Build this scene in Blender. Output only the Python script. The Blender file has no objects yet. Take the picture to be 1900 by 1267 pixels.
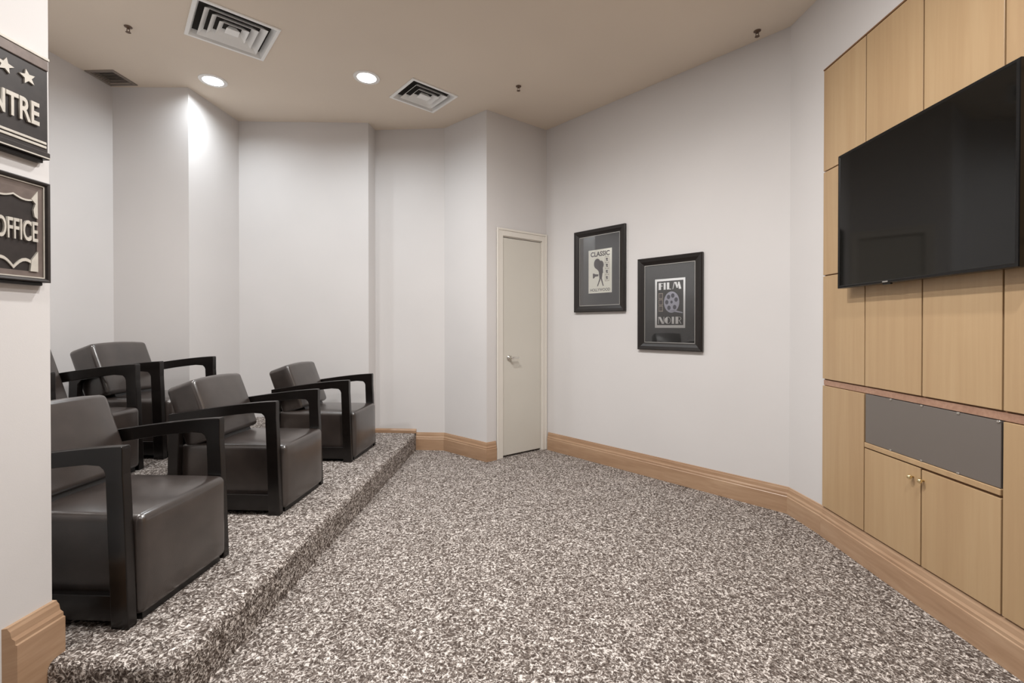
import bpy, bmesh, math, random
from mathutils import Vector, Matrix
random.seed(7)
SC = bpy.context.scene
COL = SC.collection

# ------------------------------------------------------------------ camera
W_PX, H_PX, F_PX, HORIZON = 1900.0, 1267.0, 850.0, 605.0
PITCH, YAW, EYE = math.radians(0.4), math.radians(2.2), 1.22
cam_data = bpy.data.cameras.new('camera')
cam_data.sensor_fit = 'HORIZONTAL'
cam_data.sensor_width = 36.0
cam_data.lens = 36.0 * F_PX / W_PX
cam_data.shift_x = 0.0
cam_data.shift_y = -((HORIZON + F_PX * math.tan(PITCH)) - H_PX / 2) / W_PX * -1.0
cam_data.clip_start = 0.02
cam = bpy.data.objects.new('camera', cam_data)
cam.location = (0, 0, EYE)
cam.rotation_euler = (math.pi / 2 - PITCH, 0, YAW)
COL.objects.link(cam)
SC.camera = cam

# ------------------------------------------------------------------ world, exposure
world = bpy.data.worlds.new('world')
SC.world = world
world.use_nodes = True
bg = world.node_tree.nodes['Background']
bg.inputs[0].default_value = (1.0, 0.97, 0.94, 1)
bg.inputs[1].default_value = 0.17
SC.view_settings.view_transform = 'Standard'
SC.view_settings.look = 'None'
SC.view_settings.exposure = -1.0
SC.view_settings.gamma = 1.0
SC.view_settings.use_curve_mapping = False
CEIL = 3.16
LAMP_W = 60.0          # watts of each recessed lamp
LAMP_COLOR = (1.0, 0.985, 0.965)
COOL_COLOR = (0.90, 0.96, 1.0)
# (x, y, strength factor, label)
LAMPS = [(-2.50, 3.54, 0.34, 'recessed downlight glowing beside the large ceiling diffuser, left of the two'),
         (-1.27, 3.54, 0.38, 'recessed downlight glowing next to the small ceiling diffuser, right of the two'),
         (-2.30, 1.95, 0.75, 'recessed downlight over the back row of chairs'),
         (-0.60, 2.30, 1.10, 'recessed downlight above the edge of the lower platform'),
         (0.10, 1.85, 1.65, 'recessed downlight above the middle of the floor'),
         (-0.6, 0.1, 0.4, 'recessed downlight overhead on the left near the camera'),
         (0.85, 0.75, 0.85, 'recessed downlight overhead on the right near the camera')]

# ------------------------------------------------------------------ materials
def new_mat(name):
    m = bpy.data.materials.new(name)
    m.use_nodes = True
    nt = m.node_tree
    return m, nt, nt.nodes['Principled BSDF'], nt.nodes, nt.links

def noise(nt, vec, scale, detail=3, rough=0.5, dist=0.0):
    n = nt.nodes.new('ShaderNodeTexNoise')
    n.inputs['Scale'].default_value = scale
    n.inputs['Detail'].default_value = detail
    n.inputs['Roughness'].default_value = rough
    n.inputs['Distortion'].default_value = dist
    if vec is not None:
        nt.links.new(vec, n.inputs['Vector'])
    return n

def ramp(nt, fac, stops):
    r = nt.nodes.new('ShaderNodeValToRGB')
    e = r.color_ramp.elements
    while len(e) > 1:
        e.remove(e[0])
    e[0].position, e[0].color = stops[0][0], (*stops[0][1], 1)
    for p, c in stops[1:]:
        k = e.new(p)
        k.color = (*c, 1)
    nt.links.new(fac, r.inputs[0])
    return r

def obj_vec(nt, scale=(1, 1, 1), rand=True):
    tc = nt.nodes.new('ShaderNodeTexCoord')
    mp = nt.nodes.new('ShaderNodeMapping')
    mp.inputs['Scale'].default_value = scale
    nt.links.new(tc.outputs['Object'], mp.inputs['Vector'])
    if rand:
        oi = nt.nodes.new('ShaderNodeObjectInfo')
        ml = nt.nodes.new('ShaderNodeMath'); ml.operation = 'MULTIPLY'
        ml.inputs[1].default_value = 37.0
        nt.links.new(oi.outputs['Random'], ml.inputs[0])
        nt.links.new(ml.outputs[0], mp.inputs['Location'])
    return mp.outputs['Vector']

def bump(nt, height, strength, dist=0.01):
    b = nt.nodes.new('ShaderNodeBump')
    b.inputs['Strength'].default_value = strength
    b.inputs['Distance'].default_value = dist
    nt.links.new(height, b.inputs['Height'])
    nt.links.new(b.outputs[0], nt.nodes['Principled BSDF'].inputs['Normal'])

def srgb(r, g, b):
    f = lambda v: ((v / 255 + 0.055) / 1.055) ** 2.4 if v > 10.3 else v / 255 / 12.92
    return (f(r), f(g), f(b))

def plain(name, c, rough=0.5, metal=0.0, spec=0.5, var=0.0):
    m, nt, p, N, L = new_mat(name)
    p.inputs['Base Color'].default_value = (*c, 1)
    p.inputs['Roughness'].default_value = rough
    p.inputs['Metallic'].default_value = metal
    p.inputs['Specular IOR Level'].default_value = spec
    n = noise(nt, obj_vec(nt), 40, 2)
    lo = tuple(v * (1 - var) for v in c); hi = tuple(min(1, v * (1 + var)) for v in c)
    r = ramp(nt, n.outputs['Fac'], [(0.3, lo), (0.7, hi)])
    L.new(r.outputs[0], p.inputs['Base Color'])
    return m

def wall_paint(name, c, rough=0.75):
    m, nt, p, N, L = new_mat(name)
    n = noise(nt, obj_vec(nt, rand=False), 1.3, 2)
    r = ramp(nt, n.outputs['Fac'], [(0.3, tuple(v * 0.97 for v in c)), (0.7, tuple(min(1, v * 1.02) for v in c))])
    L.new(r.outputs[0], p.inputs['Base Color'])
    p.inputs['Roughness'].default_value = rough
    p.inputs['Specular IOR Level'].default_value = 0.25
    f = noise(nt, obj_vec(nt, rand=False), 260, 2)
    bump(nt, f.outputs['Fac'], 0.06, 0.002)
    return m

def wood(name, dark, mid, light, gscale, rough=0.4, coarse=0.35):
    m, nt, p, N, L = new_mat(name)
    v = obj_vec(nt, gscale)
    n1 = noise(nt, v, 1.0, 5, 0.6, 0.4)
    v2 = obj_vec(nt, tuple(g * 0.14 for g in gscale))
    n2 = noise(nt, v2, 1.0, 3, 0.5, 0.8)
    mx = N.new('ShaderNodeMath'); mx.operation = 'MULTIPLY_ADD'
    mx.inputs[1].default_value = coarse
    L.new(n2.outputs['Fac'], mx.inputs[0])
    s = N.new('ShaderNodeMath'); s.operation = 'MULTIPLY'; s.inputs[1].default_value = 1 - coarse
    L.new(n1.outputs['Fac'], s.inputs[0]); L.new(s.outputs[0], mx.inputs[2])
    r = ramp(nt, mx.outputs[0], [(0.33, dark), (0.5, mid), (0.68, light)])
    L.new(r.outputs[0], p.inputs['Base Color'])
    p.inputs['Roughness'].default_value = rough
    bump(nt, n1.outputs['Fac'], 0.05, 0.002)
    return m

def carpet(name):
    m, nt, p, N, L = new_mat(name)
    v = obj_vec(nt, rand=False)
    a = noise(nt, v, 45, 1, 0.5, 1.2)          # winding yarns: bright along one level of the noise
    ra = ramp(nt, a.outputs['Fac'], [(0.32, (0, 0, 0)), (0.42, (0.28, 0.28, 0.28)), (0.49, (1, 1, 1)), (0.53, (1, 1, 1)),
                                     (0.60, (0.28, 0.28, 0.28)), (0.70, (0.0, 0.0, 0.0))])
    b = noise(nt, v, 82, 2, 0.6, 0.8)
    rb = ramp(nt, b.outputs['Fac'], [(0.34, (0, 0, 0)), (0.66, (1, 1, 1))])
    mx = N.new('ShaderNodeMath'); mx.operation = 'MULTIPLY_ADD'; mx.inputs[1].default_value = 0.52
    L.new(rb.outputs[0], mx.inputs[0])
    s = N.new('ShaderNodeMath'); s.operation = 'MULTIPLY'; s.inputs[1].default_value = 0.48
    L.new(ra.outputs[0], s.inputs[0]); L.new(s.outputs[0], mx.inputs[2])
    r = ramp(nt, mx.outputs[0], [(0.10, srgb(70, 61, 56)), (0.34, srgb(108, 98, 92)),
                                 (0.56, srgb(138, 128, 121)), (0.84, srgb(228, 220, 214))])
    L.new(r.outputs[0], p.inputs['Base Color'])
    p.inputs['Roughness'].default_value = 0.95
    p.inputs['Specular IOR Level'].default_value = 0.05
    bump(nt, mx.outputs[0], 0.8, 0.010)
    return m

def leather(name):
    m, nt, p, N, L = new_mat(name)
    v = obj_vec(nt)
    n = noise(nt, v, 9, 3)
    r = ramp(nt, n.outputs['Fac'], [(0.3, srgb(44, 37, 34)), (0.7, srgb(58, 50, 46))])
    L.new(r.outputs[0], p.inputs['Base Color'])
    p.inputs['Roughness'].default_value = 0.30
    p.inputs['Specular IOR Level'].default_value = 0.75
    p.inputs['Coat Weight'].default_value = 0.6
    p.inputs['Coat Roughness'].default_value = 0.18
    vo = N.new('ShaderNodeTexVoronoi'); vo.inputs['Scale'].default_value = 380
    L.new(v, vo.inputs['Vector'])
    bump(nt, vo.outputs['Distance'], 0.12, 0.002)
    return m

def glass_pane(name, tint, rough, body=None, body_mix=0.0):
    m, nt, p, N, L = new_mat(name)
    N.remove(p)
    out = N['Material Output']
    tr = N.new('ShaderNodeBsdfTransparent'); tr.inputs[0].default_value = (*tint, 1)
    gl = N.new('ShaderNodeBsdfGlossy'); gl.inputs['Roughness'].default_value = rough
    gl.inputs[0].default_value = (0.9, 0.9, 0.9, 1)
    fr = N.new('ShaderNodeFresnel'); fr.inputs[0].default_value = 1.5
    mix = N.new('ShaderNodeMixShader')
    L.new(fr.outputs[0], mix.inputs[0])
    base = tr.outputs[0]
    if body:
        df = N.new('ShaderNodeBsdfDiffuse'); df.inputs[0].default_value = (*body, 1)
        mb = N.new('ShaderNodeMixShader'); mb.inputs[0].default_value = body_mix
        L.new(tr.outputs[0], mb.inputs[1]); L.new(df.outputs[0], mb.inputs[2])
        base = mb.outputs[0]
    L.new(base, mix.inputs[1]); L.new(gl.outputs[0], mix.inputs[2])
    L.new(mix.outputs[0], out.inputs['Surface'])
    return m

def emitter(name, c, s):
    m, nt, p, N, L = new_mat(name)
    p.inputs['Base Color'].default_value = (1, 1, 1, 1)
    p.inputs['Emission Color'].default_value = (*c, 1)
    p.inputs['Emission Strength'].default_value = s
    return m

M_WALL = wall_paint('wall_paint', (0.655, 0.632, 0.622))
M_CEIL = wall_paint('ceiling_paint', (0.77, 0.675, 0.57), 0.85)
M_DOOR = wall_paint('door_paint', (0.62, 0.59, 0.53), 0.45)
M_CASING = wall_paint('casing_paint', (0.72, 0.68, 0.62), 0.45)
M_CARPET = carpet('carpet_pile')
M_OAK = wood('oak', srgb(156, 124, 97), srgb(170, 138, 110), srgb(184, 154, 126), (6, 6, 60), 0.32, 0.55)
M_MAPLE = wood('maple', srgb(172, 142, 107), srgb(179, 150, 114), srgb(186, 158, 122), (45, 45, 1.8), 0.36, 0.6)
M_RAIL = wood('rail_wood', srgb(150, 114, 94), srgb(164, 128, 107), srgb(178, 142, 120), (60, 3, 60), 0.4)
M_GAP = plain('joint_brown_wood', srgb(128, 92, 62), 0.7)  # plain brown wood of the carcass in the panel joints, and of the top cap
M_LEATHER = leather('brown_leather')
M_ESPRESSO = wood('espresso_wood', srgb(13, 10, 9), srgb(18, 14, 12), srgb(24, 19, 17), (5, 60, 60), 0.25)
M_BLACK = plain('black_plastic', srgb(22, 20, 20), 0.4)
M_SCREEN = plain('screen_glass', srgb(6, 6, 5), 0.06, 0.0, 0.5)
M_BEZEL = plain('bezel_black', srgb(9, 8, 8), 0.3, 0.0, 0.35)
M_FRAME = plain('black_frame', srgb(27, 22, 20), 0.33, var=0.12)
M_MAT = plain('charcoal_mat', srgb(78, 79, 80), 0.85, var=0.04)
M_SILVER = plain('silver', srgb(190, 188, 184), 0.3, 0.8)
M_SILVERPAINT = plain('silver_paint', srgb(196, 190, 180), 0.45, 0.1, var=0.08)
M_SIGNDARK = plain('sign_dark', srgb(42, 36, 34), 0.45, var=0.2)
M_SIGNMID = plain('sign_bronze', srgb(112, 100, 94), 0.4, 0.2, var=0.12)
M_CREAM = plain('cream_paper', srgb(255, 253, 242), 0.8)
M_WHITE = plain('white_paper', srgb(253, 253, 253), 0.8)
M_INK = plain('grey_ink', srgb(92, 84, 84), 0.8)
M_INK2 = plain('tan_ink', srgb(172, 160, 148), 0.8)
M_DARKPRINT = plain('dark_print', srgb(66, 66, 66), 0.8)
M_REEL = plain('reel_grey', srgb(188, 188, 202), 0.8)
M_REELDARK = plain('reel_hole', srgb(92, 92, 106), 0.8)
M_CHROME = plain('chrome', srgb(225, 222, 215), 0.15, 1.0)
M_BRASS = plain('brass', srgb(244, 226, 178), 0.22, 1.0)
M_VENT = plain('vent_white', srgb(248, 248, 246), 0.5)
M_VENTDARK = plain('vent_dark', srgb(44, 40, 36), 0.9)
M_GRILLE = plain('grille_grey', srgb(140, 130, 122), 0.6)
M_SPRINK = plain('sprinkler_bronze', srgb(112, 92, 78), 0.45, 0.4)
M_CANWHITE = plain('can_white', srgb(240, 238, 234), 0.4)
M_LAMP = emitter('lamp_lens', (1.0, 0.98, 0.97), 14.0)
M_PRINTGLASS = glass_pane('picture_glass', (1.0, 1.0, 1.0), 0.02)
M_SMOKE = glass_pane('smoked_glass', (0.45, 0.43, 0.43), 0.25, srgb(130, 122, 116), 0.7)
M_NICHE = plain('niche_dark', srgb(96, 88, 84), 0.8)

# ------------------------------------------------------------------ helpers
def link(name, mesh, mat=None, parent=None, loc=None, rotz=None):
    o = bpy.data.objects.new(name, mesh)
    COL.objects.link(o)
    if mat is not None and len(mesh.materials) == 0:
        mesh.materials.append(mat)
    if parent is not None:
        o.parent = parent
    if loc is not None:
        o.location = loc
    if rotz is not None:
        o.rotation_euler = (0, 0, rotz)
    return o

def bm_obj(name, bm, mat, parent=None, loc=None, rotz=None, smooth=False):
    bmesh.ops.recalc_face_normals(bm, faces=bm.faces)
    me = bpy.data.meshes.new(name)
    bm.to_mesh(me); bm.free()
    if smooth:
        for p in me.polygons:
            p.use_smooth = True
    return link(name, me, mat, parent, loc, rotz)

def add_box(bm, lo, hi, bev=0.0, seg=2):
    r = bmesh.ops.create_cube(bm, size=1.0)
    vs = r['verts']
    for v in vs:
        v.co = Vector([(lo[i] + hi[i]) / 2 + v.co[i] * (hi[i] - lo[i]) for i in range(3)])
    if bev > 0:
        es = list({e for v in vs for e in v.link_edges})
        bmesh.ops.bevel(bm, geom=es, offset=bev, segments=seg, profile=0.5, affect='EDGES')

def box(name, lo, hi, mat, parent=None, bev=0.0, seg=2, smooth=False):
    bm = bmesh.new()
    add_box(bm, lo, hi, bev, seg)
    return bm_obj(name, bm, mat, parent, smooth=smooth)

def add_prism(bm, pts, axis, a, b):
    """closed polygon pts (2-D) swept along axis from a to b; the 2-D coords fill the other two axes in order"""
    def mk(p, t):
        if axis == 'x': return (t, p[0], p[1])
        if axis == 'y': return (p[0], t, p[1])
        return (p[0], p[1], t)
    v0 = [bm.verts.new(mk(p, a)) for p in pts]
    v1 = [bm.verts.new(mk(p, b)) for p in pts]
    n = len(pts)
    bm.faces.new(v0); bm.faces.new(list(reversed(v1)))
    for i in range(n):
        bm.faces.new((v0[i], v1[i], v1[(i + 1) % n], v0[(i + 1) % n]))

def prism(name, pts, axis, a, b, mat, parent=None, bev=0.0, joints=()):
    bm = bmesh.new()
    add_prism(bm, pts, axis, a, b)
    bmesh.ops.recalc_face_normals(bm, faces=bm.faces)
    if bev > 0:
        es = [e for e in bm.edges if len(e.link_faces) == 2 and e.calc_face_angle(0) > 0.5
              and not any(max(abs(v.co.z - j) for v in e.verts) < 1e-4 for j in joints)]
        bmesh.ops.bevel(bm, geom=es, offset=bev, segments=2, profile=0.5, affect='EDGES')
    return bm_obj(name, bm, mat, parent)

def add_lathe(bm, prof, seg=24, axis='z', origin=(0, 0, 0)):
    rings = []
    for r, h in prof:
        ring = []
        for k in range(seg):
            a = 2 * math.pi * k / seg
            c, s = r * math.cos(a), r * math.sin(a)
            p = {'z': (c, s, h), 'y': (c, h, s), 'x': (h, c, s)}[axis]
            ring.append(bm.verts.new([p[i] + origin[i] for i in range(3)]))
        rings.append(ring)
    for a, b in zip(rings, rings[1:]):
        for k in range(seg):
            bm.faces.new((a[k], a[(k + 1) % seg], b[(k + 1) % seg], b[k]))
    for ring in (rings[0], rings[-1]):
        bm.faces.new(ring)

def lathe(name, prof, mat, parent=None, seg=24, axis='z', origin=(0, 0, 0), smooth=False):
    bm = bmesh.new()
    add_lathe(bm, prof, seg, axis, origin)
    return bm_obj(name, bm, mat, parent, smooth=smooth)

def tag(o, label, cat, group=None):
    o['label'] = label; o['category'] = cat
    if group:
        o['group'] = group
    return o

def thing(name, label, cat, loc=(0, 0, 0), rotz=0.0, group=None):
    o = bpy.data.objects.new(name, None)
    o.empty_display_size = 0.1
    COL.objects.link(o)
    o.location = loc; o.rotation_euler = (0, 0, rotz)
    return tag(o, label, cat, group)

def struct(o):
    o['kind'] = 'structure'
    return o

def dup(root, loc, rotz, label):
    r = root.copy(); COL.objects.link(r)
    r.location = loc; r.rotation_euler = (0, 0, rotz); r['label'] = label
    for ch in list(root.children):
        c = ch.copy(); COL.objects.link(c); c.parent = r
        for g in list(ch.children):
            d = g.copy(); COL.objects.link(d); d.parent = c
    return r

def text_mesh(body, height, depth, bold=0.0, xscale=1.0):
    cu = bpy.data.curves.new('letters', 'FONT')
    cu.body = body; cu.align_x = 'CENTER'; cu.align_y = 'CENTER'
    cu.size = 1.0; cu.offset = bold; cu.extrude = 0.02; cu.resolution_u = 4
    o = bpy.data.objects.new('letters', cu); COL.objects.link(o)
    dg = bpy.context.evaluated_depsgraph_get()
    me = bpy.data.meshes.new_from_object(o.evaluated_get(dg))
    bpy.data.objects.remove(o)
    xs = [v.co.x for v in me.vertices]; ys = [v.co.y for v in me.vertices]; zs = [v.co.z for v in me.vertices]
    k = height / (max(ys) - min(ys))
    cx, cy = (max(xs) + min(xs)) / 2, (max(ys) + min(ys)) / 2
    zr = max(zs) - min(zs)
    for v in me.vertices:        # the letters stand in the local x-z plane, front towards -y
        x, y, z = v.co
        v.co = ((x - cx) * k * xscale, -(z - min(zs)) / zr * depth, (y - cy) * k)
    me.materials.clear()
    return me, (max(xs) - min(xs)) * k * xscale

def text(name, body, u, z, height, width, depth, mat, parent, y, bold=0.02):
    me, w = text_mesh(body, height, depth, bold)
    for v in me.vertices:
        v.co.x = v.co.x * width / w + u
        v.co.y += y
        v.co.z += z
    return link(name, me, mat, parent)

def polys(name, plist, y, depth, mat, parent):
    """flat printed or cut-out shapes: polygons in local (u, z), front at y-depth"""
    bm = bmesh.new()
    for pl in plist:
        add_prism(bm, pl, 'y', y - depth, y)
    return bm_obj(name, bm, mat, parent)

def rect(u0, z0, u1, z1):
    return [(u0, z0), (u1, z0), (u1, z1), (u0, z1)]

def disc(u, z, r, n=20, ru=None):
    ru = ru or r
    return [(u + ru * math.cos(2 * math.pi * k / n), z + r * math.sin(2 * math.pi * k / n)) for k in range(n)]

def frame_rails(bm, u0, z0, u1, z1, prof):
    """mitred picture frame; prof = [(inset, y)] closed cross-section"""
    loops = []
    for ins, y in prof:
        loops.append([bm.verts.new(p) for p in ((u0 + ins, y, z0 + ins), (u1 - ins, y, z0 + ins),
                                                (u1 - ins, y, z1 - ins), (u0 + ins, y, z1 - ins))])
    n = len(loops)
    for i in range(n):
        a, b = loops[i], loops[(i + 1) % n]
        for k in range(4):
            bm.faces.new((a[k], a[(k + 1) % 4], b[(k + 1) % 4], b[k]))

# ------------------------------------------------------------------ room shell
PLAN = [('wall_left', (-3.41, 1.405)), ('wall_column_front', (-3.385, 3.605)), ('wall_column_side', (-2.775, 3.635)),
        ('wall_back_left', (-2.755, 4.25)), ('wall_back_return', (-1.54, 4.33)), ('wall_back', (-1.53, 4.495)),
        ('wall_back_angle', (-0.835, 4.475)), ('wall_door', (-0.386, 4.11)), ('wall_art', (0.166, 4.56)),
        ('wall_right_corner', (1.69, 3.045)), ('wall_right', (1.714, 2.728)), (None, (1.714, -2.5))]
PTS = [Vector(p[1]) for p in PLAN]
TH = 0.12
def left_normal(a, b):
    d = (b - a).normalized()
    return Vector((-d.y, d.x))
def offset_line(pts, dist):
    out = []
    for i, p in enumerate(pts):
        ns = []
        if i > 0: ns.append(left_normal(pts[i - 1], p))
        if i < len(pts) - 1: ns.append(left_normal(p, pts[i + 1]))
        if len(ns) == 1:
            out.append(p + ns[0] * dist)
        else:
            m = (ns[0] + ns[1])
            m = m / (m.length_squared) * 2
            out.append(p + m * dist)
    return out
OUT = offset_line(PTS, TH)

def wall_frame(i):
    a, b = PTS[i], PTS[i + 1]
    d = (b - a)
    return a, d.length, math.atan2(d.y, d.x)

for i in range(len(PLAN) - 1):
    name = PLAN[i][0]
    if name == 'wall_door':
        continue
    pts = [tuple(PTS[i]), tuple(PTS[i + 1]), tuple(OUT[i + 1]), tuple(OUT[i])]
    struct(prism(name, pts, 'z', 0.0, CEIL + 0.02, M_WALL))

# door wall with its opening
iD = [p[0] for p in PLAN].index('wall_door')
A, LD, RD = wall_frame(iD)
DO0, DO1, DOZ = 0.170, 0.652, 2.055
def inner(u): return A + (PTS[iD + 1] - A).normalized() * u
nD = left_normal(PTS[iD], PTS[iD + 1])
bm = bmesh.new()
add_prism(bm, [tuple(PTS[iD]), tuple(inner(DO0)), tuple(inner(DO0) + nD * TH), tuple(OUT[iD])], 'z', 0, CEIL + 0.02)
add_prism(bm, [tuple(inner(DO1)), tuple(PTS[iD + 1]), tuple(OUT[iD + 1]), tuple(inner(DO1) + nD * TH)], 'z', 0, CEIL + 0.02)
add_prism(bm, [tuple(inner(DO0)), tuple(inner(DO1)), tuple(inner(DO1) + nD * TH), tuple(inner(DO0) + nD * TH)], 'z', DOZ, CEIL + 0.02)
struct(bm_obj('wall_door', bm, M_WALL))

# near wall on the left that carries the signs; its far end faces the chairs
struct(prism('wall_front', [(-3.53, 1.405), (-1.53, 1.405), (-1.53, 1.265), (-3.53, 1.265)], 'z', 0, CEIL + 0.02, M_WALL))
struct(prism('wall_near_left', [(-1.53, 1.265), (-1.53, -2.5), (-1.67, -2.5), (-1.67, 1.265)], 'z', 0, CEIL + 0.02, M_WALL))

# floor
struct(box('floor', (-3.6, -2.6, -0.08), (1.9, 4.8, 0.0), M_CARPET))

# stepped, carpeted platforms
def platform(name, x0, x1, ypts, z0, z1, near):
    """top outline from near edge to back walls, rounded nosing on front (+x) and near side"""
    bm = bmesh.new()
    add_prism(bm, ypts, 'z', z0, z1)
    bmesh.ops.recalc_face_normals(bm, faces=bm.faces)
    es = []
    for e in bm.edges:
        a, b = e.verts[0].co, e.verts[1].co
        if a.z > z1 - 1e-4 and b.z > z1 - 1e-4:
            if (abs(a.x - x1) < 0.03 and abs(b.x - x1) < 0.03 and abs(a.y - b.y) > 0.5) or (near and abs(a.y - near) < 1e-3 and abs(b.y - near) < 1e-3):
                es.append(e)
        elif near and abs(a.x - b.x) < 1e-4 and abs(a.y - b.y) < 1e-4 and abs(a.x - x1) < 0.03 and abs(a.y - near) < 1e-3:
            es.append(e)
    bmesh.ops.bevel(bm, geom=es, offset=0.028, segments=4, profile=0.5, affect='EDGES')
    return struct(bm_obj(name, bm, M_CARPET))
P1, P2 = 0.165, 0.355
platform('platform_lower', -3.4, -1.10,
         [(-1.53, 1.37), (-1.10, 1.37), (-1.12, 4.482), (-1.53, 4.494), (-1.54, 4.33), (-2.755, 4.25), (-2.775, 3.634), (-3.386, 3.604), (-3.409, 1.405), (-1.53, 1.405)],
         0.0, P1, 1.37)
platform('platform_upper', -3.4, -2.12,
         [(-2.12, 1.405), (-2.12, 4.29), (-2.755, 4.249), (-2.775, 3.634), (-3.386, 3.604), (-3.409, 1.405)],
         P1, P2, None)

# ceiling with real openings
HOLES = []
for x, y, s, l in LAMPS:
    HOLES.append([(x + 0.075 * math.cos(2 * math.pi * k / 24), y + 0.075 * math.sin(2 * math.pi * k / 24)) for k in range(24)])
DIFF = [(-1.955, 2.955, 0.465, 0.475, 4, math.radians(-46.5)), (-0.893, 3.850, 0.40, 0.43, 3, math.radians(-46.5))]
def rot_rect(cx, cy, w, h, a):
    c, s = math.cos(a), math.sin(a)
    return [(cx + u * c - v * s, cy + u * s + v * c) for u, v in ((-w/2, -h/2), (w/2, -h/2), (w/2, h/2), (-w/2, h/2))]
for cx, cy, w, h, n, a in DIFF:
    HOLES.append(rot_rect(cx, cy, w - 0.034, h - 0.034, a))
GR = (-3.375, -3.150, 3.360, 3.580)
HOLES.append([(GR[0] + .02, GR[2] + .02), (GR[1] - .02, GR[2] + .02), (GR[1] - .02, GR[3] - .02), (GR[0] + .02, GR[3] - .02)])
bm = bmesh.new()
def loop_edges(bm, pts, z):
    vs = [bm.verts.new((p[0], p[1], z)) for p in pts]
    return [bm.edges.new((vs[i], vs[(i + 1) % len(vs)])) for i in range(len(vs))]
es = loop_edges(bm, [(-3.6, -2.6), (1.9, -2.6), (1.9, 4.8), (-3.6, 4.8)], CEIL)
for h in HOLES:
    es += loop_edges(bm, h, CEIL)
bmesh.ops.triangle_fill(bm, use_beauty=True, use_dissolve=False, edges=es, normal=(0, 0, -1))
ret = bmesh.ops.extrude_face_region(bm, geom=list(bm.faces))
for v in ret['geom']:
    if isinstance(v, bmesh.types.BMVert):
        v.co.z += 0.03
struct(bm_obj('ceiling', bm, M_CEIL))

# ------------------------------------------------------------------ baseboards
def bb_profile(h, t=0.020):
    """(distance into the room, z): flat board, ogee, thin cap"""
    c = h - 0.058
    return [(0.0, 0.0), (t, 0.0), (t, c - 0.004), (t - 0.003, c), (t - 0.003, c + 0.012), (t - 0.008, c + 0.022),
            (t - 0.010, c + 0.042), (t - 0.013, c + 0.050), (t - 0.014, h - 0.002), (0.0, h)]
def baseboard_run(names, pts, h, z0=0.0, inside=-1, mat=M_OAK, t=0.020):
    prof = bb_profile(h, t)
    V = [Vector(p) for p in pts]
    offs = {}
    for d, z in prof:
        if d not in offs:
            offs[d] = offset_line(V, inside * d)
    for i, nm in enumerate(names):
        if nm is None:
            continue
        bm = bmesh.new()
        rings = []
        for k in (i, i + 1):
            rings.append([bm.verts.new((offs[d][k].x, offs[d][k].y, z0 + z)) for d, z in prof])
        n = len(prof)
        for q in range(n):
            bm.faces.new((rings[0][q], rings[0][(q + 1) % n], rings[1][(q + 1) % n], rings[1][q]))
        bm.faces.new(rings[0]); bm.faces.new(list(reversed(rings[1])))
        # local frame along the board so that the grain follows its length
        a, b = V[i], V[i + 1]
        ang = math.atan2((b - a).y, (b - a).x)
        mt = Matrix.Translation((a.x, a.y, 0)) @ Matrix.Rotation(ang, 4, 'Z')
        bmesh.ops.transform(bm, matrix=mt.inverted(), verts=bm.verts)
        o = struct(bm_obj(nm, bm, mat))
        o.matrix_world = mt
def pt(i, u):
    a, b = PTS[i], PTS[i + 1]
    return a + (b - a).normalized() * u
baseboard_run(['baseboard_back', 'baseboard_back_angle', 'baseboard_door'],
              [(-1.118, 4.483), PTS[6], PTS[7], pt(7, 0.098)], 0.172)
baseboard_run(['baseboard_art', 'baseboard_right_corner'], [pt(8, 0.03), PTS[9], PTS[10]], 0.172)
baseboard_run(['baseboard_right'], [(1.711, 2.724), (1.711, -2.5)], 0.172)
baseboard_run(['baseboard_front', 'baseboard_near_left', None],
              [(-1.60, 1.404), (-1.53, 1.404), (-1.53, 1.264), (-1.38, 1.264)], 0.34, 0.0, inside=1, t=0.022)   # its near end is cut on a bevel

# low strip of the same oak where the lower platform meets the back wall
bm = bmesh.new()
a0, a1 = Vector((-1.529, 4.4945)), Vector((-1.118, 4.483))
dd = (a1 - a0); ang = math.atan2(dd.y, dd.x)
add_prism(bm, [(0.0, P1 - 0.001), (-0.020, P1 - 0.001), (-0.020, P1 + 0.026), (-0.010, P1 + 0.036), (0.0, P1 + 0.040)], 'x', 0, dd.length)
o = struct(bm_obj('trim_1', bm, M_OAK)); o.location = (a0.x, a0.y, 0); o.rotation_euler = (0, 0, ang)

# ------------------------------------------------------------------ door
dr = bpy.data.objects.new('door_1', None); COL.objects.link(dr); struct(dr)
dr.location = (A.x, A.y, 0); dr.rotation_euler = (0, 0, RD)       # local -y is towards the room
box('door_slab', (DO0 + 0.014, 0.004, 0.018), (DO1 - 0.014, 0.044, DOZ - 0.016), M_DOOR, dr, 0.002)
bm = bmesh.new()                                                     # jambs inside the opening
add_box(bm, (DO0, -0.002, 0), (DO0 + 0.011, TH - 0.01, DOZ)); add_box(bm, (DO1 - 0.011, -0.002, 0), (DO1, TH - 0.01, DOZ))
add_box(bm, (DO0 + 0.011, -0.002, DOZ - 0.011), (DO1 - 0.011, TH - 0.01, DOZ))
add_box(bm, (DO0 + 0.011, 0.047, 0.0), (DO0 + 0.022, 0.06, DOZ - 0.011)); add_box(bm, (DO1 - 0.022, 0.047, 0), (DO1 - 0.011, 0.06, DOZ - 0.011))
bm_obj('door_jamb', bm, M_CASING, dr)
bm = bmesh.new()                                                     # moulded casing in three mitred strips
c0, c1, cz = DO0 - 0.066, min(DO1 + 0.066, LD - 0.003), DOZ + 0.066
def casing_strip(bm, lo, hi):
    add_box(bm, lo, hi, 0.003, 1)
casing_strip(bm, (c0, -0.014, 0), (DO0 + 0.004, -0.001, cz)); casing_strip(bm, (DO1 - 0.004, -0.014, 0), (c1, -0.001, cz))
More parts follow.
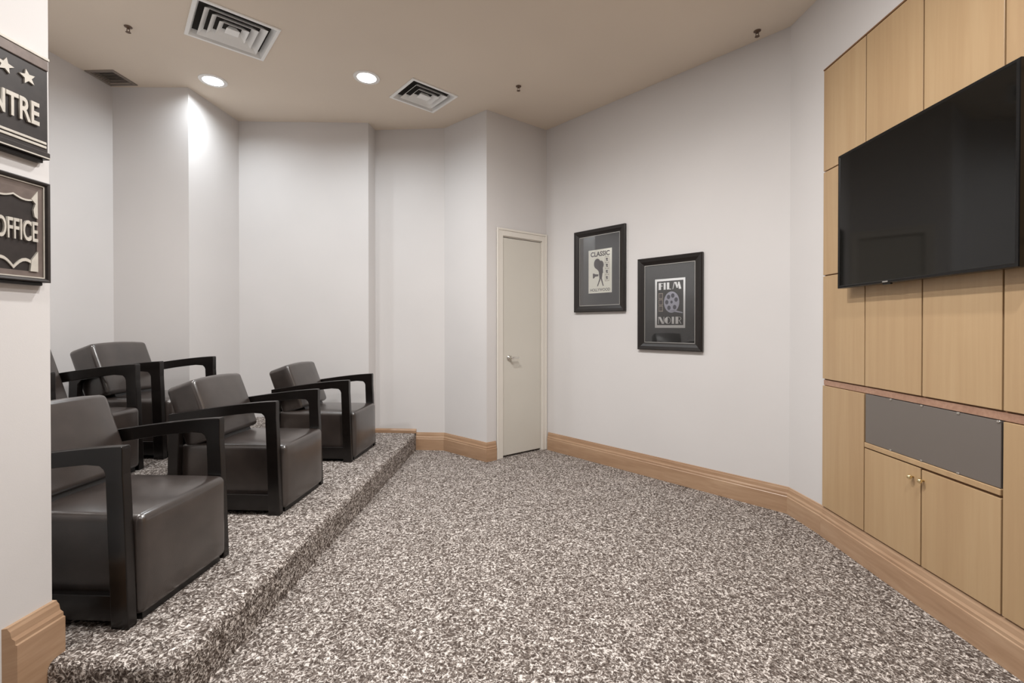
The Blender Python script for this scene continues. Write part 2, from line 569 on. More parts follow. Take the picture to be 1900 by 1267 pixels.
casing_strip(bm, (DO0 + 0.004, -0.014, DOZ - 0.004), (DO1 - 0.004, -0.001, cz))
casing_strip(bm, (c0, -0.020, 0), (c0 + 0.020, -0.001, cz)); casing_strip(bm, (c1 - 0.018, -0.020, 0), (c1, -0.001, cz))
casing_strip(bm, (c0 + 0.02, -0.020, cz - 0.020), (c1 - 0.018, -0.001, cz))
bm_obj('door_casing', bm, M_CASING, dr)
bm = bmesh.new()
hu, hz = 0.252, 0.925
add_lathe(bm, [(0.024, 0.0045), (0.026, -0.003), (0.024, -0.008), (0.010, -0.010), (0.009, -0.038), (0.009, -0.044)], 20, 'y', (hu, 0, hz))
add_box(bm, (hu - 0.010, -0.050, hz - 0.009), (hu + 0.085, -0.036, hz + 0.009), 0.005, 2)
bm_obj('door_handle', bm, M_CHROME, dr, smooth=True)

# ------------------------------------------------------------------ maple wall unit with doors and niche
unit = thing('wall_unit', 'maple veneer wall unit of square panels with cupboard doors and glazed niche behind the television', 'wall unit',
             (1.714, 0, 0), -math.pi / 2)             # local x = -world y, local y = into the wall
YB = [2.724, 2.389, 2.050, 1.710, 1.371, 1.032, 0.693, 0.354]
ZB = [0.176, 0.880, 0.914, 1.510, 2.108, 2.691]
G = 0.0032
UU = [-y for y in YB]
bm = bmesh.new(); add_box(bm, (UU[0] + 0.002, -0.003, 0.174), (UU[-1], -0.0005, ZB[1] + 0.03))
add_box(bm, (UU[0] + 0.002, -0.003, ZB[1] + 0.03), (UU[-1], -0.0005, ZB[5] - 0.003))
bm_obj('carcass', bm, M_GAP, unit)
FR = -0.0165
def panel(name, u0, u1, z0, z1, mat=M_MAPLE, y0=FR, y1=-0.003):
    return box(name, (u0 + G, y0, z0 + G), (u1 - G, y1, z1 - G), mat, unit, 0.0012, 1)
for r in (2, 3, 4):
    for c in range(7):
        panel('panel', UU[c], UU[c + 1], ZB[r], ZB[r + 1])
panel('panel', UU[0], UU[1], ZB[0], ZB[1])
for c in (3, 4, 5, 6):
    panel('panel', UU[c], UU[c + 1], ZB[0], ZB[1])
box('rail', (UU[0] + 0.003, -0.010, ZB[1]), (UU[-1], -0.003, ZB[2] - 0.004), M_RAIL, unit, 0.001, 1)
box('top_cap', (UU[0], -0.018, ZB[5]), (UU[-1], -0.001, ZB[5] + 0.008), M_GAP, unit, 0.001, 1)
# niche between columns 1 and 3
n0, n1, nz0, nz1 = UU[1], UU[3], 0.632, 0.880
box('niche_back', (n0 + 0.004, -0.0055, nz0), (n1 - 0.004, -0.003, nz1), M_NICHE, unit)
box('niche_glass', (n0 + 0.006, -0.0150, nz0 + 0.002), (n1 - 0.006, -0.0105, nz1 - 0.003), M_SMOKE, unit, 0.001, 1)
for u in (n0 + 0.17, (n0 + n1) / 2, n1 - 0.17, n1 - 0.014):
    for z, zz in ((nz1 - 0.006, 0), (nz0 + 0.003, 1)):
        if zz == 1 and u > n1 - 0.05: continue
        box('clip', (u - 0.006, -0.0185, z - 0.004), (u + 0.006, -0.015, z + 0.005), M_CHROME, unit, 0.0015, 1)
box('niche_ledge', (n0 + G, -0.019, nz0 - 0.024), (n1 - G, -0.003, nz0), M_MAPLE, unit, 0.002, 1)
um = UU[2]
for s, (u0, u1) in ((1, (n0, um)), (-1, (um, n1))):
    d = panel('cupboard_door', u0, u1, 0.176, nz0 - 0.027 if s == 1 else nz0 - 0.031)
    ku = um - 0.042 if s == 1 else um + 0.012
    ku = um - 0.040 if s == 1 else um + 0.014
    lathe('knob', [(0.004, FR + 0.001), (0.0045, FR - 0.010), (0.0095, FR - 0.014), (0.0105, FR - 0.019), (0.008, FR - 0.024), (0.003, FR - 0.026)],
          M_BRASS, d, 18, 'y', (ku, 0, 0.553), True)['label'] = 'small round brass knob'

# small pale cable plug behind the glass
# ------------------------------------------------------------------ television
tv = thing('television', 'large black flat screen television mounted on maple panelling', 'television', (1.714, 0, 0), -math.pi / 2)
t0, t1, tz0, tz1 = -2.492, -1.592, 1.418, 2.116
YF = -0.084                                            # screen front, local y
bm = bmesh.new()
frame_rails(bm, t0, tz0, t1, tz1, [(0.0, YF + 0.002), (0.0, YF + 0.032), (0.014, YF + 0.032), (0.014, YF + 0.001), (0.011, YF - 0.001), (0.002, YF - 0.001)])
bm_obj('bezel', bm, M_BEZEL, tv)
box('screen', (t0 + 0.013, YF + 0.001, tz0 + 0.013), (t1 - 0.013, YF + 0.012, tz1 - 0.013), M_SCREEN, tv)
box('back_shell', (t0 + 0.012, YF + 0.013, tz0 + 0.012), (t1 - 0.012, YF + 0.034, tz1 - 0.012), M_BLACK, tv, 0.006, 2)
box('wall_mount', ((t0 + t1) / 2 - 0.2, YF + 0.034, 1.60), ((t0 + t1) / 2 + 0.2, -0.0175, 1.95), M_BLACK, tv, 0.004, 1)
lu = t0 + 0.325
box('logo', (lu - 0.016, YF - 0.0018, tz0 + 0.0035), (lu + 0.016, YF - 0.0008, tz0 + 0.0095), M_SILVER, tv)['label'] = 'small silver maker\'s mark'
box('sensor', (lu - 0.024, YF + 0.004, tz0 - 0.007), (lu + 0.024, YF + 0.016, tz0), M_BLACK, tv, 0.002, 1)

# ------------------------------------------------------------------ framed prints on the art wall
iA = [p[0] for p in PLAN].index('wall_art')
AA, LA, RA = wall_frame(iA)
def framed(label, u0, u1, z0, z1, fw, pu0, pu1, pz0, pz1):
    t = thing('framed_print', label, 'picture', (AA.x, AA.y, 0), RA, 'framed film prints on the angled wall')
    bm = bmesh.new()
    frame_rails(bm, u0, z0, u1, z1, [(0, -0.003), (0, -0.026), (0.006, -0.031), (fw * 0.5, -0.027), (fw * 0.8, -0.020), (fw, -0.017), (fw, -0.003)])
    bm_obj('frame', bm, M_FRAME, t)
    bm = bmesh.new()
    frame_rails(bm, u0 + fw - 0.001, z0 + fw - 0.001, u1 - fw + 0.001, z1 - fw + 0.001, [(0, -0.009), (0, -0.0155), (0.006, -0.0155), (0.006, -0.009)])
    bm_obj('fillet', bm, M_SILVER, t)
    bm = bmesh.new()                                   # mat board with a bevelled window
    i0, i1, j0, j1 = u0 + fw, u1 - fw, z0 + fw, z1 - fw
    for q in (rect(i0, j0, pu0, j1), rect(pu1, j0, i1, j1), rect(pu0, j0, pu1, pz0), rect(pu0, pz1, pu1, j1)):
        add_prism(bm, q, 'y', -0.0095, -0.006)
    bm_obj('mat_board', bm, M_MAT, t)
    box('glass', (i0 + 0.001, -0.0125, j0 + 0.001), (i1 - 0.001, -0.0115, j1 - 0.001), M_PRINTGLASS, t)
    return t
# classic film camera print
FA = (0.372, 0.921, 1.347, 2.086, 0.056, 0.527, 0.780, 1.514, 1.902)
f1 = framed('black framed print of a movie camera headed CLASSIC, hung higher and nearer the door', *FA)
PA = box('print', (FA[5], -0.0080, FA[7]), (FA[6], -0.0060, FA[8]), M_CREAM, f1)
yA = -0.0081
cx = (FA[5] + FA[6]) / 2
text('title_lettering', 'CLASSIC', cx, 1.862, 0.044, 0.205, 0.0003, M_INK, PA, yA, 0.03)
text('caption_lettering', 'HOLLYWOOD', cx, 1.543, 0.026, 0.212, 0.0003, M_INK, PA, yA, 0.015)
shapes = []
shapes.append(disc(cx - 0.030, 1.775, 0.046, 20, 0.036))
shapes.append(disc(cx + 0.010, 1.762, 0.038, 20, 0.030))
shapes.append([(cx - 0.052, 1.742), (cx + 0.030, 1.745), (cx + 0.034, 1.690), (cx - 0.008, 1.688), (cx - 0.018, 1.712)])
shapes.append([(cx - 0.012, 1.692), (cx + 0.028, 1.692), (cx + 0.020, 1.640), (cx - 0.006, 1.640)])
shapes.append([(cx - 0.068, 1.692), (cx - 0.052, 1.684), (cx - 0.018, 1.680), (cx - 0.018, 1.664), (cx - 0.052, 1.662), (cx - 0.068, 1.646), (cx - 0.078, 1.650), (cx - 0.078, 1.690)])
shapes.append([(cx - 0.004, 1.645), (cx + 0.010, 1.645), (cx - 0.022, 1.575), (cx - 0.032, 1.575)])
shapes.append([(cx + 0.006, 1.645), (cx + 0.020, 1.645), (cx + 0.040, 1.575), (cx + 0.030, 1.575)])
polys('camera_drawing', shapes, yA, 0.0003, M_INK, PA)
strip = [rect(cx + 0.053, 1.615, cx + 0.056, 1.832), rect(cx + 0.094, 1.615, cx + 0.097, 1.832)]
for k in range(5):
    z = 1.615 + k * 0.0535
    strip.append(rect(cx + 0.056, z, cx + 0.094, z + 0.004))
polys('film_strip_drawing', strip, yA, 0.0003, M_INK2, PA)
marks = []
for k in range(4):
    z = 1.630 + k * 0.0535
    polys('film_strip_mark', [disc(cx + 0.073, z + 0.020, 0.010, 10), [(cx + 0.062, z), (cx + 0.086, z), (cx + 0.076, z + 0.0145)]], yA, 0.0003, M_INK, PA)
# film noir print
FB = (1.042, 1.583, 1.030, 1.768, 0.058, 1.190, 1.444, 1.206, 1.593)
f2 = framed('black framed print of a film reel reading FILM NOIR, hung lower and nearer the panelling', *FB)
PB = box('print', (FB[5], -0.0080, FB[7]), (FB[6], -0.0060, FB[8]), M_WHITE, f2)
b0, b1, c0_, c1_ = FB[5] + 0.018, FB[6] - 0.016, FB[7] + 0.022, FB[8] - 0.018
polys('dark_ground', [rect(b0, c0_, b1, c1_)], yA, 0.0003, M_DARKPRINT, PB)
yB = yA - 0.0004
def deco(letter, u, z, w, h):
    R = lambda a, b, c, d: [(u + a * w, z + b * h), (u + c * w, z + b * h), (u + c * w, z + d * h), (u + a * w, z + d * h)]
    P = lambda *q: [(u + x * w, z + y * h) for x, y in q]
    if letter == 'F': return [R(.05, 0, .55, 1), R(.55, .86, .98, .94), R(.55, .5, .86, .58)]
    if letter == 'I': return [R(.25, 0, .82, 1)]
    if letter == 'L': return [R(.05, 0, .58, 1), R(.58, 0, .98, .08)]
    if letter == 'M': return [P((0, 0), (.06, 0), (.26, 1), (.18, 1)), P((.24, 1), (.46, 1), (.62, .15), (.46, .15)), P((.62, 1), (.80, 1), (1.0, 0), (.72, 0)), P((.50, .15), (.58, .15), (.74, 1), (.66, 1))]
    if letter == 'N': return [R(.0, 0, .08, 1), P((.04, 1), (.42, 1), (1.0, 0), (.60, 0)), R(.92, 0, 1.0, 1)]
    if letter == 'O': return [[(u + w * (.5 + .5 * math.cos(math.pi / 2 + math.pi * k / 10)), z + h * (.5 + .5 * math.sin(math.pi / 2 + math.pi * k / 10))) for k in range(11)]] + \
        [[(u + w * (.52 + r * math.cos(-math.pi / 2 + math.pi * k / 10)), z + h * (.5 + rr * math.sin(-math.pi / 2 + math.pi * k / 10))) for k in (range(11) if q == 0 else ())] for q, r, rr in ((1, .5, .5),) if q == 0] + \
        [P((.54, 0), (.54, .06), *[(.54 + .40 * math.cos(t), .5 + .44 * math.sin(t)) for t in [(-.5 + k / 8) * math.pi for k in range(9)]], (.54, 1), *[(.54 + .46 * math.cos(t), .5 + .5 * math.sin(t)) for t in [(.5 - k / 8) * math.pi for k in range(9)]])]
    if letter == 'R': return [R(.02, 0, .48, 1), P((.54, .45), *[(.54 + .34 * math.cos(t), .73 + .23 * math.sin(t)) for t in [(-.5 + k / 8) * math.pi for k in range(9)]], (.54, 1), *[(.54 + .42 * math.cos(t), .73 + .27 * math.sin(t)) for t in [(.5 - k / 8) * math.pi for k in range(9)]]), P((.60, .46), (.70, .46), (1.0, 0), (.88, 0))]
    return []
pl = []
for ch, u, w in (('F', b0 + 0.012, 0.042), ('I', b0 + 0.050, 0.030), ('L', b0 + 0.083, 0.038), ('M', b0 + 0.132, 0.072)):
    pl += deco(ch, u, c1_ - 0.068, w, 0.055)
polys('title_lettering', [p for p in pl if p], yB, 0.0003, M_WHITE, PB)
pl = []
for ch, u, w in (('N', b0 + 0.012, 0.050), ('O', b0 + 0.066, 0.052), ('I', b0 + 0.118, 0.034), ('R', b0 + 0.156, 0.050)):
    pl += deco(ch, u, c0_ + 0.010, w, 0.055)
polys('caption_lettering', [p for p in pl if p], yB, 0.0003, M_WHITE, PB)
rc, rz = b0 + 0.124, (c0_ + c1_) / 2 + 0.006
polys('film_reel_drawing', [disc(rc, rz, 0.083, 28, 0.064), [(rc - 0.02, rz - 0.07), (rc + 0.09, rz - 0.088), (rc + 0.09, rz - 0.080), (rc + 0.02, rz - 0.062)]], yB, 0.0003, M_REEL, PB)
polys('film_reel_holes', [disc(rc + 0.040 * math.cos(math.radians(a)), rz + 0.052 * math.sin(math.radians(a)), 0.0175, 14, 0.0145) for a in (20, 75, 128, 180, 238, 310)] + [disc(rc, rz, 0.012, 12, 0.010)], yB - 0.0004, 0.0003, M_REELDARK, PB)
sq, si = [], []
for k in range(3):
    z = rz + 0.028 - k * 0.050
    sq.append(rect(b0 + 0.014, z, b0 + 0.052, z + 0.046)); si.append(rect(b0 + 0.019, z + 0.006, b0 + 0.047, z + 0.040))
polys('film_frame_drawing', sq, yB, 0.0003, M_INK2, PB)
polys('film_frame_pictures', si, yB - 0.0004, 0.0003, M_INK, PB)

# ------------------------------------------------------------------ signs on the near left wall (local x = world y)
SX = -1.53
s0, s1 = 1.122, 1.383
sg = thing('wall_sign', 'dark relief sign with silver stars reading CENTRE, upper of two on the near left wall', 'sign', (SX, 0, 0), math.pi / 2, 'relief signs on the near left wall')
za, zb = 1.742, 2.052
box('board', (s0, -0.022, za), (s1, -0.001, zb), M_SIGNDARK, sg, 0.002, 1)
box('top_band', (s0 + 0.001, -0.026, zb - 0.038), (s1 - 0.001, -0.022, zb - 0.006), M_SIGNMID, sg, 0.002, 1)
box('top_edge', (s0, -0.028, zb - 0.006), (s1 + 0.001, -0.001, zb + 0.002), M_SILVERPAINT, sg, 0.001, 1)
box('silver_line', (s0 + 0.006, -0.0245, za + 0.042), (s1 - 0.006, -0.022, za + 0.050), M_SILVERPAINT, sg, 0.001, 1)
box('silver_line', (s0 + 0.006, -0.0245, za + 0.030), (s1 - 0.006, -0.022, za + 0.038), M_SILVERPAINT, sg, 0.001, 1)
box('bottom_band', (s0, -0.030, za - 0.004), (s1 + 0.001, -0.001, za + 0.018), M_SIGNDARK, sg, 0.003, 1)
box('silver_line', (s0 + 0.002, -0.0312, za - 0.002), (s1 - 0.002, -0.030, za + 0.002), M_SILVERPAINT, sg)
box('bottom_ledge', (s0 + 0.01, -0.020, za - 0.016), (s1 - 0.012, -0.001, za - 0.004), M_BLACK, sg, 0.002, 1)
def star_pts(u, z, r, rot):
    return [(u + (r if k % 2 == 0 else r * 0.45) * math.cos(rot + k * math.pi / 5), z + (r if k % 2 == 0 else r * 0.45) * math.sin(rot + k * math.pi / 5)) for k in range(10)]
for k, u in enumerate((1.322, 1.263, 1.203, 1.146)):
    polys('star', [star_pts(u, 1.966 + (0.004 if k % 2 else 0), 0.023, math.radians(90 + (14, -8, 6, 0)[k]))], -0.022, 0.005, M_SILVERPAINT, sg)
text('lettering', 'CENTRE', 1.257, 1.867, 0.070, 0.192, 0.006, M_SILVERPAINT, sg, -0.022, 0.02)
sg2 = thing('wall_sign', 'dark framed sign with draped curtains reading OFFICE, lower of two on near left wall', 'sign', (SX, 0, 0), math.pi / 2, 'relief signs on the near left wall')
za, zb, s1b = 1.355, 1.664, 1.381
box('board', (s0 + 0.02, -0.018, za + 0.01), (s1b - 0.008, -0.001, zb - 0.01), M_SIGNDARK, sg2, 0.001, 1)
bm = bmesh.new(); frame_rails(bm, s0, za, s1b, zb, [(0, -0.001), (0, -0.030), (0.003, -0.032), (0.008, -0.030), (0.012, -0.024), (0.012, -0.001)])
bm_obj('frame', bm, M_SIGNDARK, sg2)
bm = bmesh.new(); frame_rails(bm, s0 + 0.012, za + 0.012, s1b - 0.012, zb - 0.012, [(0, -0.018), (0, -0.024), (0.003, -0.024), (0.003, -0.018)])
bm_obj('silver_line', bm, M_SILVERPAINT, sg2)
bm = bmesh.new(); frame_rails(bm, s0 + 0.015, za + 0.015, s1b - 0.015, zb - 0.015, [(0, -0.018), (0, -0.021), (0.016, -0.0195), (0.016, -0.018)])
bm_obj('inner_band', bm, M_SIGNMID, sg2)
v0, v1, w0, w1 = s0 + 0.031, s1b - 0.031, za + 0.031, zb - 0.031
def drape(u): return w1 - 0.022 - 0.010 * abs(math.sin((u - v0) / (v1 - v0) * math.pi * 3))
n = 24
top = [(v0 + (v1 - v0) * k / n, drape(v0 + (v1 - v0) * k / n)) for k in range(n + 1)]
polys('curtain_swag', [[(v0, w1)] + top + [(v1, w1)]], -0.018, 0.003, M_SIGNMID, sg2)
polys('curtain_edge', [[(u, z) for u, z in top] + [(u, z - 0.005) for u, z in reversed(top)]], -0.018, 0.0045, M_SILVERPAINT, sg2)
polys('curtain_side', [[(v1, w1), (v1, w1 - 0.085), (v1 - 0.009, w1 - 0.080), (v1 - 0.012, w1 - 0.06), (v1 - 0.006, w1 - 0.04), (v1 - 0.018, w1 - 0.028)]], -0.018, 0.0055, M_SILVERPAINT, sg2)
polys('curtain_side', [[(v0, w1), (v0, w1 - 0.085), (v0 + 0.009, w1 - 0.080), (v0 + 0.012, w1 - 0.06), (v0 + 0.006, w1 - 0.04), (v0 + 0.018, w1 - 0.028)]], -0.018, 0.0055, M_SILVERPAINT, sg2)
bot = []
for k in range(n + 1):
    u = v0 + (v1 - v0) * k / n
    bot.append((u, w0 + 0.012 + 0.026 * abs(math.sin((u - v0) / (v1 - v0) * math.pi * 3.0))))
polys('curtain_fold', [bot + [(u, z - 0.009) for u, z in reversed(bot)]], -0.018, 0.004, M_SILVERPAINT, sg2)
polys('curtain_side', [[(v1, w0), (v1, w0 + 0.062), (v1 - 0.018, w0 + 0.034), (v1 - 0.022, w0)]], -0.018, 0.0055, M_SILVERPAINT, sg2)
polys('curtain_side', [[(v0, w0), (v0, w0 + 0.062), (v0 + 0.018, w0 + 0.034), (v0 + 0.022, w0)]], -0.018, 0.0055, M_SILVERPAINT, sg2)
text('lettering', 'OFFICE', 1.294, 1.507, 0.062, 0.112, 0.006, M_SILVERPAINT, sg2, -0.018, 0.012)
box('bottom_ledge', (s0 + 0.01, -0.020, za - 0.010), (s1b - 0.014, -0.001, za), M_BLACK, sg2, 0.002, 1)

# ------------------------------------------------------------------ armchairs
def arm_top(x):
    t = max(0.0, (0.300 - x) / 0.61)
    return 0.637 - 0.078 * t ** 1.35
def make_chair(label):
    t = thing('armchair', label, 'chair', (0, 0, 0), 0, 'dark leather armchairs on the platforms')
    # leather seat box
    bm = bmesh.new()
    r = bmesh.ops.create_cube(bm, size=1.0)
    lo, hi = (-0.285, -0.228, 0.022), (0.340, 0.228, 0.382)
    for v in bm.verts:
        v.co = Vector([(lo[i] + hi[i]) / 2 + v.co[i] * (hi[i] - lo[i]) for i in range(3)])
    bmesh.ops.bevel(bm, geom=[e for e in bm.edges], offset=0.028, segments=4, profile=0.5, affect='EDGES')
    bmesh.ops.subdivide_edges(bm, edges=[e for e in bm.edges if e.calc_length() > 0.2], cuts=5, use_grid_fill=True)
    for v in bm.verts:
        x, y, z = v.co
        cyl = max(0, 1 - (y / 0.228) ** 2); cxx = max(0, 1 - ((x - 0.02) / 0.305) ** 2)
        if z > 0.3: v.co.z += 0.010 * cyl * cxx
        if x > 0.25: v.co.x += 0.008 * cyl * max(0, 1 - ((z - 0.2) / 0.19) ** 2)
    bm_obj('seat', bm, M_LEATHER, t, smooth=True)
    box('plinth', (-0.27, -0.205, 0.0), (0.322, 0.205, 0.024), M_BLACK, t)
    # leather backrest block, reclined
    bm = bmesh.new()
    wT, hT = 0.178, 0.360
    lo, hi = (-wT, -0.218, 0.0), (0.0, 0.218, hT)
    bmesh.ops.create_cube(bm, size=1.0)
    for v in bm.verts:
        v.co = Vector([(lo[i] + hi[i]) / 2 + v.co[i] * (hi[i] - lo[i]) for i in range(3)])
    bmesh.ops.bevel(bm, geom=[e for e in bm.edges], offset=0.026, segments=4, profile=0.5, affect='EDGES')
    bmesh.ops.subdivide_edges(bm, edges=[e for e in bm.edges if e.calc_length() > 0.1], cuts=4, use_grid_fill=True)
    for v in bm.verts:
        x, y, z = v.co
        cyl = max(0, 1 - (y / 0.214) ** 2)
        if z > 0.28: v.co.z += 0.012 * cyl
        if x > -0.03: v.co.x += 0.012 * cyl * max(0, 1 - ((z - hT / 2) / (hT / 2)) ** 2)
    bmesh.ops.transform(bm, matrix=Matrix.Translation((-0.086, 0, 0.412)) @ Matrix.Rotation(math.radians(-20), 4, 'Y'), verts=bm.verts)
    bm_obj('backrest', bm, M_LEATHER, t, smooth=True)
    prism('back_support', [(-0.282, 0.30), (-0.245, 0.30), (-0.262, 0.475), (-0.305, 0.49)], 'y', -0.20, 0.20, M_ESPRESSO, t)
    prism('back_bracket', [(-0.25, 0.388), (-0.10, 0.388), (-0.12, 0.426), (-0.25, 0.474)], 'y', -0.15, 0.15, M_BLACK, t)
    for s in (-1, 1):
        y0, y1 = (0.229, 0.265) if s > 0 else (-0.265, -0.229)
        xs = [-0.315 + 0.617 * k / 14 for k in range(15)]
        up = [(x, arm_top(x)) for x in xs]
        low = [(x, arm_top(x) - 0.056 - 0.008 * max(0, -x / 0.3)) for x in xs if -0.245 < x < 0.205]
        low = [(-0.252, arm_top(-0.3) - 0.075)] + low + [(0.222, 0.568), (0.236, 0.556), (0.243, 0.540), (0.3052, 0.540)]
        outline = up + [(0.3055, 0.628)] + list(reversed(low)) + [(-0.315, arm_top(-0.3) - 0.075)]
        prism('armrest', outline, 'y', y0, y1, M_ESPRESSO, t, 0.003, (0.540, arm_top(-0.3) - 0.075))
        fl = [(0.3052 + 0.020 * (k / 6) ** 0.8, 0.540 - 0.540 * k / 6) for k in range(7)]
        fr_ = [(0.243 + 0.018 * (k / 6), 0.540 - 0.540 * k / 6) for k in range(7)]
        prism('leg', fl + list(reversed(fr_)), 'y', y0, y1, M_ESPRESSO, t, 0.003, (0.540,))
        zr = arm_top(-0.3) - 0.075
        prism('leg', [(-0.315, zr), (-0.252, zr), (-0.262, 0.25), (-0.266, 0), (-0.318, 0), (-0.322, 0.25)], 'y', y0, y1, M_ESPRESSO, t, 0.003, (zr,))
        box('side_rail', (-0.27, y0 + 0.004, 0.026), (0.266, y1 - 0.004, 0.115), M_ESPRESSO, t, 0.002, 1)
    return t
FX = 0.322
def chair_at(o, front_x, y, rz, z, label=None):
    a = math.radians(rz)
    loc = (front_x - FX * math.cos(a), y - FX * math.sin(a), z)
    if label is None:
        o.location = loc; o.rotation_euler = (0, 0, a)
        return o
    return dup(o, loc, a, label)
ch = make_chair('dark leather armchair nearest the camera, front row, cut off by the wall with the signs')
chair_at(ch, -1.392, 1.795, -0.3, P1)
chair_at(ch, -1.388, 2.752, -0.5, P1, 'dark leather armchair in the middle of the front row on the lower platform')
chair_at(ch, -1.375, 3.752, -1.2, P1, 'dark leather armchair farthest along the front row, near the back wall')
chair_at(ch, -2.375, 3.140, -0.5, P2, 'dark leather armchair in the back row in front of the wall column')
chair_at(ch, -2.350, 2.430, -0.5, P2, 'dark leather armchair in the back row mostly hidden behind the wall with signs')

# ------------------------------------------------------------------ ceiling fittings
for i, (x, y, s, lab) in enumerate(LAMPS):
    t = thing('downlight', lab, 'ceiling light', (x, y, CEIL), 0, 'recessed ceiling downlights')
    bm = bmesh.new()
    prof = [(0.0745, 0.04), (0.0745, -0.003), (0.098, -0.003), (0.100, 0.0), (0.100, -0.001), (0.098, -0.006), (0.072, -0.005), (0.066, 0.04)]
    rings = []
    for r, h in prof:
        rings.append([bm.verts.new((r * math.cos(2 * math.pi * k / 32), r * math.sin(2 * math.pi * k / 32), h)) for k in range(32)])
    for a, b in zip(rings, rings[1:] + rings[:1]):
        for k in range(32):
            bm.faces.new((a[k], a[(k + 1) % 32], b[(k + 1) % 32], b[k]))
    bm_obj('trim_ring', bm, M_CANWHITE, t)
    lathe('can', [(0.0765, 0.031), (0.0765, 0.10), (0.001, 0.10)], M_CANWHITE, t, 32)
    lathe('lamp_lens', [(0.001, 0.012), (0.040, 0.010), (0.065, 0.016), (0.065, 0.022), (0.001, 0.022)], M_LAMP, t, 32)
    ld = bpy.data.lights.new('lamp', 'AREA')
    ld.shape = 'DISK'; ld.size = 0.12; ld.energy = LAMP_W * s; ld.color = COOL_COLOR if i < 2 else LAMP_COLOR
    ld.spread = math.radians(180 if i == 4 else 160)
    lo_ = bpy.data.objects.new('lamp', ld); COL.objects.link(lo_)
    lo_.parent = t; lo_.location = (0, 0, -0.007 if i == 4 else 0.008)

def ring_frustum(bm, w0, h0, z0, w1, h1, z1, th=0.0025):
    q = lambda w, h, z: [bm.verts.new((sx * w / 2, sy * h / 2, z)) for sx, sy in ((-1, -1), (1, -1), (1, 1), (-1, 1))]
    a, b, c, d = q(w0, h0, z0), q(w1, h1, z1), q(w1, h1, z1 + th), q(w0 , h0, z0 + th)
    for m, n in ((a, b), (b, c), (c, d), (d, a)):
        for k in range(4):
            bm.faces.new((m[k], m[(k + 1) % 4], n[(k + 1) % 4], n[k]))
for i, (cx, cy, w, h, n, a) in enumerate(DIFF):
    t = thing('air_diffuser', ('large square white stepped ceiling diffuser near the top edge of the picture', 'smaller square white stepped ceiling diffuser beyond the right downlight')[i], 'vent', (cx, cy, CEIL), a, 'square stepped ceiling diffusers')
    bm = bmesh.new()
    hw, hh = w - 0.036, h - 0.036
    q = lambda w_, h_, z: [bm.verts.new((sx * w_ / 2, sy * h_ / 2, z)) for sx, sy in ((-1, -1), (1, -1), (1, 1), (-1, 1))]
    loops = [q(w, h, -0.001), q(w, h, -0.005), q(w - 0.006, h - 0.006, -0.009), q(hw - 0.006, hh - 0.006, -0.009),
             q(hw - 0.040, hh - 0.040, 0.030), q(hw - 0.003, hh - 0.003, 0.030), q(hw - 0.003, hh - 0.003, -0.001)]
    for m, nn in zip(loops, loops[1:] + loops[:1]):
        for k in range(4):
            bm.faces.new((m[k], m[(k + 1) % 4], nn[(k + 1) % 4], nn[k]))
    bm_obj('flange', bm, M_VENT, t)
    box('plenum', (-hw / 2 - 0.01, -hh / 2 - 0.01, 0.031), (hw / 2 + 0.01, hh / 2 + 0.01, 0.14), M_VENTDARK, t)
    sp = (hw / 2 - 0.012) / (n + 0.45)
    for k in range(n):
        wo = hw - 0.012 - 2 * sp * (k + 0.85)
        ho = wo + (hh - hw)
        sl = min(0.064, wo - 0.03)
        bm = bmesh.new()
        if k < n - 1:
            ring_frustum(bm, wo, ho, -0.011, wo - sl, ho - sl, 0.020)
            bm_obj('louvre', bm, M_VENT, t)
        else:
            b_, c_ = q(wo, ho, -0.011), q(wo - sl, ho - sl, 0.020)
            e_ = q(wo, ho, -0.009)
            for k2 in range(4):
                bm.faces.new((e_[k2], e_[(k2 + 1) % 4], c_[(k2 + 1) % 4], c_[k2])); bm.faces.new((b_[k2], b_[(k2 + 1) % 4], e_[(k2 + 1) % 4], e_[k2]))
            bm.faces.new(b_); bm.faces.new(c_)
            bm_obj('centre_plate', bm, M_VENT, t)

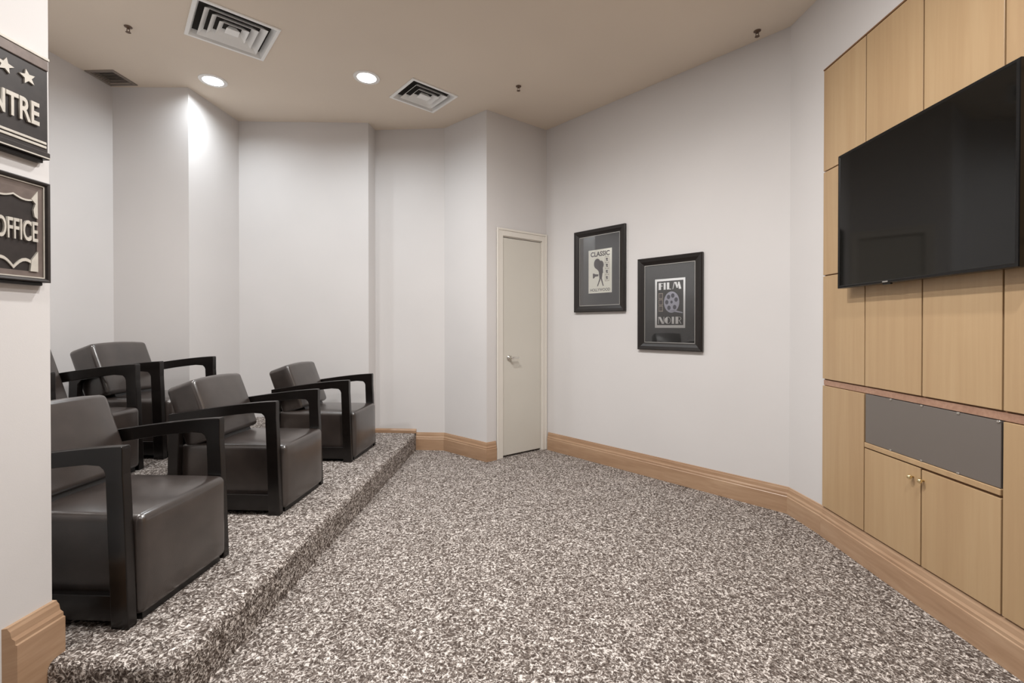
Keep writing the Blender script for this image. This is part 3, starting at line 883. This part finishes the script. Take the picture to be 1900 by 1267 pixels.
t = thing('return_grille', 'small grey slatted air grille in the ceiling corner above the back row', 'vent', ((GR[0] + GR[1]) / 2, (GR[2] + GR[3]) / 2, CEIL))
gx, gy = (GR[1] - GR[0]) / 2, (GR[3] - GR[2]) / 2
bm = bmesh.new()
for lo, hi in (((-gx, -gy), (gx, -gy + .022)), ((-gx, gy - .022), (gx, gy)), ((-gx, -gy + .022), (-gx + .022, gy - .022)), ((gx - .022, -gy + .022), (gx, gy - .022))):
    add_box(bm, (*lo, -0.007), (*hi, -0.0005))
bm_obj('frame', bm, M_GRILLE, t)
box('backing', (-gx + .01, -gy + .01, 0.031), (gx - .01, gy - .01, 0.04), M_VENTDARK, t)
proto = None
for k in range(9):
    y = -gy + 0.03 + k * (2 * gy - 0.06) / 8
    if proto is None:
        bm = bmesh.new()
        add_prism(bm, [(-0.010, 0.0), (-0.008, -0.003), (0.010, 0.010), (0.008, 0.013)], 'x', -gx + 0.0225, gx - 0.0225)
        proto = bm_obj('slat', bm, M_GRILLE, t)
        proto.location = (0, y, 0)
    else:
        c = proto.copy(); COL.objects.link(c); c.location = (0, y, 0)

for x, y, lab in ((-2.60, 2.885, 'tiny bronze sprinkler head in the ceiling left of the large diffuser'),
                  (1.495, 3.085, 'tiny bronze sprinkler head in the ceiling near the right wall'),
                  (-0.09, 3.719, 'tiny bronze sprinkler head in the ceiling right of the smaller diffuser')):
    t = thing('sprinkler_head', lab, 'sprinkler', (x, y, CEIL), 0, 'sprinkler heads in the ceiling')
    lathe('escutcheon', [(0.030, -0.0005), (0.029, -0.004), (0.014, -0.010), (0.012, -0.010)], M_SPRINK, t, 20)
    bm = bmesh.new()
    add_lathe(bm, [(0.010, -0.010), (0.010, -0.020), (0.007, -0.022)], 12)
    add_box(bm, (-0.014, -0.002, -0.044), (-0.010, 0.002, -0.018)); add_box(bm, (0.010, -0.002, -0.044), (0.014, 0.002, -0.018))
    add_box(bm, (-0.014, -0.003, -0.046), (0.014, 0.003, -0.042))
    bm_obj('body', bm, M_SPRINK, t)
    lathe('deflector', [(0.019, -0.047), (0.020, -0.049), (0.002, -0.050)], M_SPRINK, t, 16)
    t.scale = (0.75, 0.75, 0.75)
